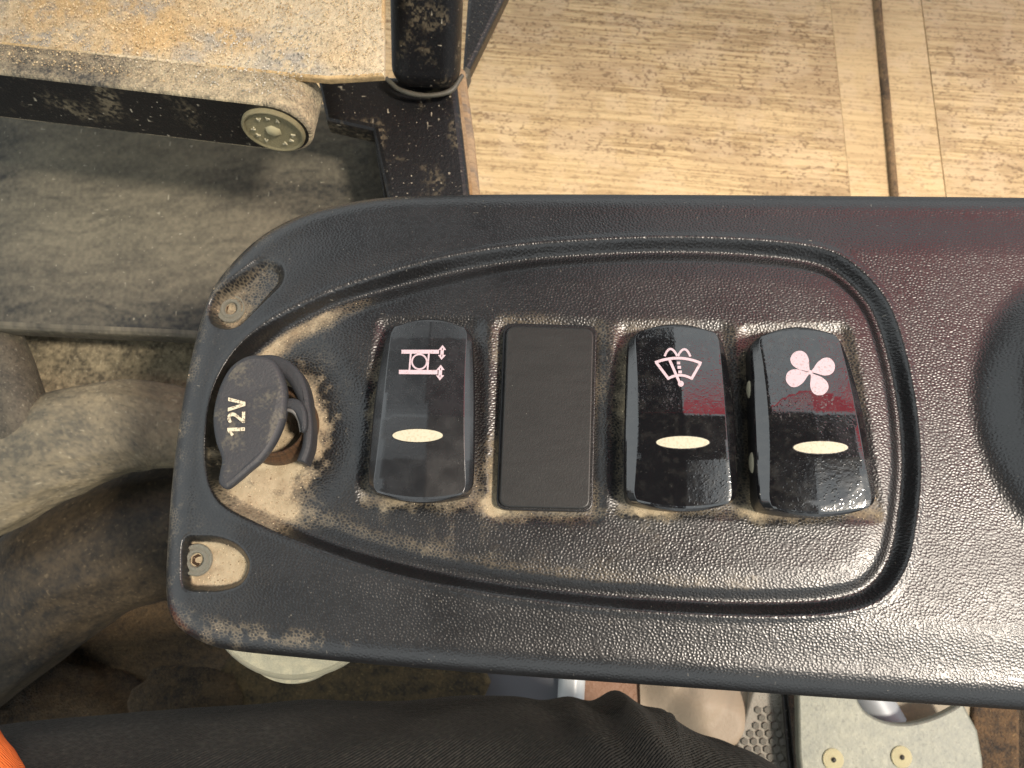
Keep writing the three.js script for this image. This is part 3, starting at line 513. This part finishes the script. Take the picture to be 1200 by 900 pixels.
  const bx = (p, q, w, d, mat, name, twist = 0) => { const l = p.distanceTo(q), g = new RoundedBoxGeometry(w, l, d, 5, Math.min(w, d) * 0.32); const uv = g.attributes.uv; for (let i = 0; i < uv.count; i++) uv.setXY(i, uv.getX(i) * w, uv.getY(i) * l); g.rotateY(twist); g.applyQuaternion(new THREE.Quaternion().setFromUnitVectors(new THREE.Vector3(0, 1, 0), q.clone().sub(p).normalize())); const m = p.clone().add(q).multiplyScalar(0.5); g.translate(m.x, m.y, m.z); return part(name, g, mat, post); };
  bx(W(500, 95, -0.10), W(502, -190, -0.03), 0.0265, 0.024, M.smear, 'tube');
  const weld = tube([[W(452, 92, -0.094), 0.0009], [W(470, 106, -0.094), 0.001], [W(500, 112, -0.094), 0.0009], [W(528, 106, -0.094), 0.001], [W(542, 88, -0.094), 0.0009]], 60, 12, 0.7); part('weld', weld, std({ map: tile(T.metal, 0.03), color: lin(0.25, 0.24, 0.22), roughness: 0.5 }), post);
  const rail = thing('rail', 'thin black rail slanting up beside the black post', 'rail', W(546, 95, -0.16));
  part('bar', plate([[541, 98], [552, 78], [600, -20], [640, -100], [560, -100], [548, 0]], -0.15, 0.01, 0.002), M.black, rail);
  part('end_cap', plate([[539, 102], [546, 92], [551, 80], [545, 76], [538, 90]], -0.147, 0.012, 0.0015), M.greyDust, rail);
  // trim strip between panel and bracket
  part('trim_strip', plate([[436, 150], [444, 150], [470, 240], [475, 280], [458, 280]], -0.128, 0.01, 0.001), M.black).userData = { label: 'narrow black trim strip along the right edge of the dusty panel', category: 'trim' };
}
// loose sand on the ledge and the arm: nobody could count it
{
  const g = new THREE.IcosahedronGeometry(1, 0), N = 14000, m = new THREE.InstancedMesh(g, std({ color: lin(1, 1, 1), roughness: 0.9 }), N), d = new THREE.Object3D(), c = new THREE.Color();
  for (let i = 0; i < N; i++) {
    let px, py; do { px = rr(-10, 450); py = rr(-10, 72 + 0.125 * px); } while ((px > 355 && py > 88) || (py > 48 + 0.125 * px && rnd() < 0.6)); const p = W(px, py, -0.0515);
    d.position.copy(p); const s = 0.00010 + 0.00026 * Math.pow(rnd(), 6), gy = sst(0.4, 0.62, fbm(p.x * 25 + 9, p.z * 60 + 30, 4, 0, 5)); d.scale.set(s * rr(0.8, 1.6), s * 0.8, s); d.rotation.set(rr(0, 6), rr(0, 6), rr(0, 6)); d.updateMatrix(); m.setMatrixAt(i, d.matrix);
    const k = rnd(); c.setRGB(mix(mix(0.34, 0.86, k), mix(0.22, 0.75, k), gy), mix(mix(0.23, 0.69, k), mix(0.21, 0.70, k), gy), mix(mix(0.11, 0.42, k), mix(0.17, 0.58, k), gy)); m.setColorAt(i, c);
  }
  m.name = 'sand_grains'; m.castShadow = m.receiveShadow = true; m.userData = { kind: 'stuff', label: 'loose tan sand grains scattered over the ledge', category: 'sand' }; scene.add(m);
}

// ---------------------------------------------------------------- left: hoses and dirt
{
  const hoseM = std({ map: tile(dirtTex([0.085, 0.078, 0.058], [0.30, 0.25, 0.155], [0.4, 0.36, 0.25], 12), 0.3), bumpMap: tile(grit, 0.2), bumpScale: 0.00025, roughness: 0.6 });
  const sill = part('sill', plate(curve([[-300, 360], [0, 370], [120, 380], [260, 380], [340, 400], [340, 520], [200, 500], [100, 490], [-300, 500]], true, 90, 0.3), -0.165, 0.02, 0.003), std({ map: tile(dirtTex([0.07, 0.06, 0.04], [0.46, 0.385, 0.24], [0.55, 0.48, 0.33], 16), 0.3), bumpMap: tile(grit, 0.1), bumpScale: 0.001, roughness: 0.9 })); sill.userData = { label: 'dusty tan sill below the grey panel at the left', category: 'sill' };
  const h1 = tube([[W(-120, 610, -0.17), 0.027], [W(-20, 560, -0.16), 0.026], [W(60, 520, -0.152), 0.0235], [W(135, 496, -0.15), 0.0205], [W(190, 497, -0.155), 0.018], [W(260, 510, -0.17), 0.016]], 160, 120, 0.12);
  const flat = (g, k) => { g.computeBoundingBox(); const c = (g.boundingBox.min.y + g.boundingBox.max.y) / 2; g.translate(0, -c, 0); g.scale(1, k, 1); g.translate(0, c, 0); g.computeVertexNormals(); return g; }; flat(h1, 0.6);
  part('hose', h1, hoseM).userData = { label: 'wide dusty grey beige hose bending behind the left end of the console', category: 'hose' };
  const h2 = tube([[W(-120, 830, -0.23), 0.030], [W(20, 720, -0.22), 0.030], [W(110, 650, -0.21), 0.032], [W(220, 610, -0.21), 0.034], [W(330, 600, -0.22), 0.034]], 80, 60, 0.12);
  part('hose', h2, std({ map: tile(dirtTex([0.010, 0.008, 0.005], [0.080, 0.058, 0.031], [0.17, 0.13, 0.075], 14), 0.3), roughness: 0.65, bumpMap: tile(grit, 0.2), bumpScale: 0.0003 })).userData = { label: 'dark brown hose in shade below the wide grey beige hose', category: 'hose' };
  const h3 = tube([[W(-30, 350, -0.15), 0.010], [W(2, 420, -0.15), 0.0115], [W(22, 500, -0.155), 0.013], [W(30, 560, -0.17), 0.013]], 40, 40, 0.08);
  part('pipe', h3, std({ map: tile(T.greyDust, 0.15), color: lin(1.0, 0.98, 0.95), roughness: 0.7 })).userData = { label: 'short grey pipe at the left edge above the wide hose', category: 'pipe' };
  // mud lumps at the lower left
  const lump = (px, py, y, r, sx, s) => { const c = W(px, py, y), g = new THREE.SphereGeometry(1, 40, 26), p = g.attributes.position; for (let i = 0; i < p.count; i++) { const x = p.getX(i), yy = p.getY(i), z = p.getZ(i), k = r * (0.75 + 0.5 * fbm(x * 2 + 5 + s, z * 2 + yy * 2 + 5, 4)); p.setXYZ(i, x * k * sx, yy * k * 0.6, z * k); } const uv = g.attributes.uv; for (let i = 0; i < uv.count; i++) uv.setXY(i, p.getX(i), -p.getZ(i)); g.computeVertexNormals(); g.translate(c.x, c.y, c.z); return g; };
  const lumpM = std({ map: tile(T.brown, 0.12), color: lin(1.6, 1.5, 1.3), bumpMap: tile(grit, 0.1), bumpScale: 0.002, roughness: 0.9 });
  part('mud_lump', lump(110, 725, -0.28, 0.045, 1.9, 1), lumpM).userData = { label: 'broad brown mud lump below the dark hose', category: 'mud' };
  part('mud_lump', lump(222, 822, -0.2, 0.016, 1.6, 4), lumpM).userData = { label: 'small pale mud lump beside the round cream mount', category: 'mud' };
  part('mud_lump', lump(40, 830, -0.26, 0.03, 1.7, 8), lumpM).userData = { label: 'dark mud lump at the left edge above the trouser leg', category: 'mud' };
}

// ---------------------------------------------------------------- below the console: mount, panels, foot plate
{
  const creamM = std({ map: tile(T.metal, 0.06), color: lin(1.1, 1.06, 0.9), bumpMap: tile(grit, 0.08), bumpScale: 0.0004, roughness: 0.55 });
  const c = W(354, 680, -0.05), mnt = thing('round_mount', 'round cream stepped mount under the left end of the console', 'mount', c.clone().setY(-0.09));
  const l = (pr, name) => { const g = new THREE.LatheGeometry(pr.map((p) => new THREE.Vector2(p[0] / 1000, p[1] / 1000)), 64); g.translate(c.x + (name === 'base' ? -0.0022 : 0), 0, c.z + (name === 'base' ? 0.0125 : 0)); return part(name, g, creamM, mnt); };
  l([[0, -44], [25.5, -44], [27, -45.5], [27, -51], [26, -52.5], [0, -52.5]], 'flange');
  l([[0, -52.7], [16, -52.7], [16.4, -56], [14, -58], [9, -58.5], [0, -58.5]], 'base');
  const panel = (name, label, cat, pts, y, th, mat, bev = 0.002) => { const m = part(name, plate(pts, y, th, bev), mat); m.userData = { label, category: cat }; return m; };
  panel('floor_strip', 'olive brown dirty strip between the console and the trouser leg', 'strip', [[285, 740], [560, 770], [575, 800], [540, 880], [210, 900], [225, 840]], -0.2, 0.02, std({ map: tile(T.brown, 0.2), color: lin(2.0, 2.0, 1.5), roughness: 0.8, bumpMap: tile(grit, 0.12), bumpScale: 0.001 }));
  panel('grey_panel', 'smooth grey panel below the middle of the console', 'panel', [[548, 760], [672, 760], [676, 900], [520, 900]], -0.21, 0.015, std({ color: lin(0.16, 0.165, 0.18), roughness: 0.35 }), 0.004);
  part('panel_edge', (() => { const g = tube([[W(672, 740, -0.208), 0.006], [W(670, 800, -0.208), 0.006], [W(664, 900, -0.208), 0.006]], 20, 24); return g; })(), std({ color: lin(0.6, 0.62, 0.62), roughness: 0.3 })).userData = { label: 'pale rounded edge tube beside the grey panel', category: 'edge tube' };
  panel('floor_cover', 'copper brown floor cover next to the pale edge tube', 'cover', [[682, 760], [800, 770], [830, 900], [680, 900]], -0.24, 0.015, std({ color: lin(0.22, 0.12, 0.07), roughness: 0.6, bumpMap: tile(grit, 0.2), bumpScale: 0.0006 }));
  // moulded beige cover with a soft bulge and crease
  const b0 = W(748, 770, -0.24), b1 = W(925, 920, -0.24);
  part('moulded_cover', sheet(b0.x, b1.x, b0.z, b1.z, 90, 70, (x, z) => { const v = W(842, 846, -0.235), r = Math.hypot((x - v.x) * 0.9, z - v.z), r2 = Math.hypot(x - W(800, 800, -0.235).x, z - W(800, 800, -0.235).z); return -0.238 + 0.013 * sst(0.024, 0.006, r) + 0.010 * sst(0.022, 0.004, r2); }), std({ color: lin(0.31, 0.25, 0.18), roughness: 0.6, bumpMap: tile(grit, 0.2), bumpScale: 0.0003 })).userData = { label: 'beige moulded plastic cover with soft bulges beside the knee', category: 'cover' };
  // pale mat with hexagon studs
  const mat = thing('floor_mat', 'pale grey floor mat with hexagon studs beside the metal foot plate', 'mat', W(895, 870, -0.26));
  const matM = std({ color: lin(0.28, 0.26, 0.215), map: null, roughness: 0.6, bumpMap: tile(grit, 0.1), bumpScale: 0.0006 });
  part('sheet', plate([[886, 800], [918, 800], [936, 980], [850, 980], [862, 880]], -0.226, 0.01, 0.001), matM, mat);
  for (let j = 0; j < 9; j++) for (let i = 0; i < 7; i++) {
    const px = 860 + i * 11 + (j % 2) * 5.5 - j * 1.2 + 6, py = 832 + j * 9.2; if (px < 905 - (py - 800) * 0.55 || px > 914 + (py - 830) * 0.1) continue;
    const g = new THREE.CylinderGeometry(0.0016, 0.0019, 0.0012, 6), p = W(px, py, -0.226); g.translate(p.x, -0.2256, p.z); part('stud', g, matM, mat);
  }
  part('seam', tube([[W(917, 790, -0.222), 0.0016], [W(923, 850, -0.222), 0.0016], [W(933, 960, -0.222), 0.0016]], 20, 10), M.black, mat);
  // foot plate
  const plateY = -0.21, foot = thing('foot_plate', 'dull grey metal foot plate with two pale riveted washers', 'foot plate', W(1040, 870, plateY));
  const notch = []; for (let i = 0; i <= 20; i++) { const t = i / 20; notch.push([mix(1006, 1128, t), 822 + 26 * Math.pow(Math.sin(Math.PI * Math.pow(t, 0.8)), 0.8)]); }
  part('sheet', plate([[934, 780], [1000, 790], ...notch, [1136, 838], [1146, 856], [1152, 890], [1158, 990], [946, 990], [936, 880]], plateY, 0.006, 0.0012), std({ map: tile(T.metal, 0.2), color: lin(0.42, 0.44, 0.42), bumpMap: tile(grit, 0.25), bumpScale: 0.00012, roughness: 0.48, metalness: 0.2 }), foot);
  for (const [px, py] of [[976, 890], [1056, 887]]) {
    const p = W(px, py, plateY), pr = [[0.0006, 0.4], [0.9, 1.3], [1.3, 1.1], [1.5, 0.8], [4.3, 0.9], [4.7, 0.4], [4.7, -0.4]].map((q) => new THREE.Vector2(q[0] / 1000, q[1] / 1000));
    const g = new THREE.LatheGeometry(pr, 40); g.translate(p.x, plateY, p.z); const w = part('washer', g, std({ color: lin(0.66, 0.60, 0.36), roughness: 0.6, bumpMap: tile(grit, 0.03), bumpScale: 0.0003 }), foot);
    const r = new THREE.SphereGeometry(0.0012, 20, 12); r.translate(p.x, plateY + 0.0008, p.z); part('rivet', r, std({ color: lin(0.03, 0.025, 0.015), roughness: 0.5 }), w);
  }
  // pedal arms showing in the notch
  const ped = thing('pedal', 'metal pedal end showing through the notch of the foot plate', 'pedal', W(1060, 830, -0.235));
  part('roller', tube([[W(1010, 800, -0.232), 0.0095], [W(1040, 852, -0.232), 0.0095]], 10, 32), std({ color: lin(0.35, 0.38, 0.40), roughness: 0.5, metalness: 0.2 }), ped);
  part('arm', plate([[1046, 790], [1140, 800], [1136, 858], [1050, 862]], -0.228, 0.008, 0.0015), std({ map: tile(T.metal, 0.1), color: lin(0.6, 0.5, 0.36), roughness: 0.5 }), ped);
  part('floor_edge', plate([[1140, 780], [1196, 800], [1196, 990], [1140, 990]], -0.25, 0.02, 0.002), std({ map: tile(T.brown, 0.2), color: lin(2.4, 2.0, 1.5), roughness: 0.8, bumpMap: tile(grit, 0.1), bumpScale: 0.001 })).userData = { label: 'brown dirty floor edge to the right of the foot plate', category: 'floor edge' };
}

// ---------------------------------------------------------------- person: a trousered thigh and knee at the bottom edge
{
  const cloth = tex(1024, 1024, (u, v) => { const w = 0.5 + 0.5 * Math.sin((u + v) * Math.PI * 2 * 130), n = fbm(u * 6, v * 6, 4, 6, 91), f = hash(Math.floor(u * 1024), Math.floor(v * 1024), 3), sp = vnoise(u * 300, v * 300, 300, 93); const [wa] = worley(u * 110, v * 110, 110, 5); const k = (0.006 + 0.007 * w + 0.014 * sst(0.35, 0.7, n)) * (0.3 + 1.5 * wa) + 0.006 * f + (sp > 0.95 ? 0.06 : 0); return [k * 1.1, k, k * 0.85]; });
  const weave = tex(1024, 1024, (u, v) => { const [a] = worley(u * 90, v * 90, 90, 5); return 0.3 * (0.5 + 0.5 * Math.sin((u + v) * Math.PI * 2 * 130)) + 0.5 * a + 0.15 * fbm(u * 200, v * 200, 2, 200, 6); }, false);
  const m = std({ map: tile(cloth, 0.16), bumpMap: tile(weave, 0.16), bumpScale: 0.003, roughness: 0.95, sheen: 0.2, sheenRoughness: 0.6, sheenColor: lin(0.25, 0.24, 0.22) });
  const Y = -0.10, who = thing('person', 'knee in dark ribbed black trousers with a bit of orange jacket', 'person', W(500, 1000, Y - 0.07));
  const st = [[-260, 1165, 0.074], [-60, 1140, 0.072], [150, 1112, 0.070], [330, 1094, 0.068], [500, 1084, 0.067], [640, 1080, 0.067], [765, 1084, 0.067], [835, 1108, 0.064], [880, 1150, 0.058], [905, 1210, 0.050], [915, 1290, 0.044]];
  const g = tube(st.map(([x, y, r], i) => [W(x, y, Y - Math.max(0, i - 6) * 0.012), r]), 220, 120, 0.05);
  g.computeVertexNormals(); const p = g.attributes.position, nn = g.attributes.normal, f1 = W(770, 845, -0.05), f2 = W(690, 840, -0.05);
  for (let i = 0; i < p.count; i++) { const x = p.getX(i), y = p.getY(i), z = p.getZ(i); const q = (x - f1.x) * 0.75 - (z - f1.z) * 0.5, near = Math.exp(-((x - f1.x) ** 2 + (z - f1.z) ** 2) / (2 * 0.018 ** 2)); const fold = 0.0017 * near * Math.sin(q * 480) + 0.0005 * Math.sin((x * 0.5 + z) * 210 + 3 * fbm(x * 30 + 9, z * 30 + 9, 3)); p.setXYZ(i, x + nn.getX(i) * fold, y + nn.getY(i) * fold, z + nn.getZ(i) * fold); }
  g.computeVertexNormals();
  part('trousers', g, m, who);
  const jg = tube([[W(-160, 900, -0.03), 0.024], [W(-110, 910, -0.03), 0.022], [W(-58, 925, -0.035), 0.0165], [W(-43, 945, -0.045), 0.012], [W(-40, 970, -0.06), 0.010]], 50, 40, 0.25);
  part('jacket_hem', jg, std({ color: lin(0.85, 0.17, 0.03), roughness: 0.9, sheen: 0.5, sheenColor: lin(0.5, 0.15, 0.05), bumpMap: tile(weave, 0.08), bumpScale: 0.0008 }), who, 'orange jacket hem at the lower left corner');
}

const renderer = new THREE.WebGLRenderer({ antialias: true });
renderer.toneMapping = THREE.LinearToneMapping; renderer.toneMappingExposure = EXPOSURE;
renderer.shadowMap.enabled = true; renderer.setSize(1024, 768);
renderer.render(scene, camera);
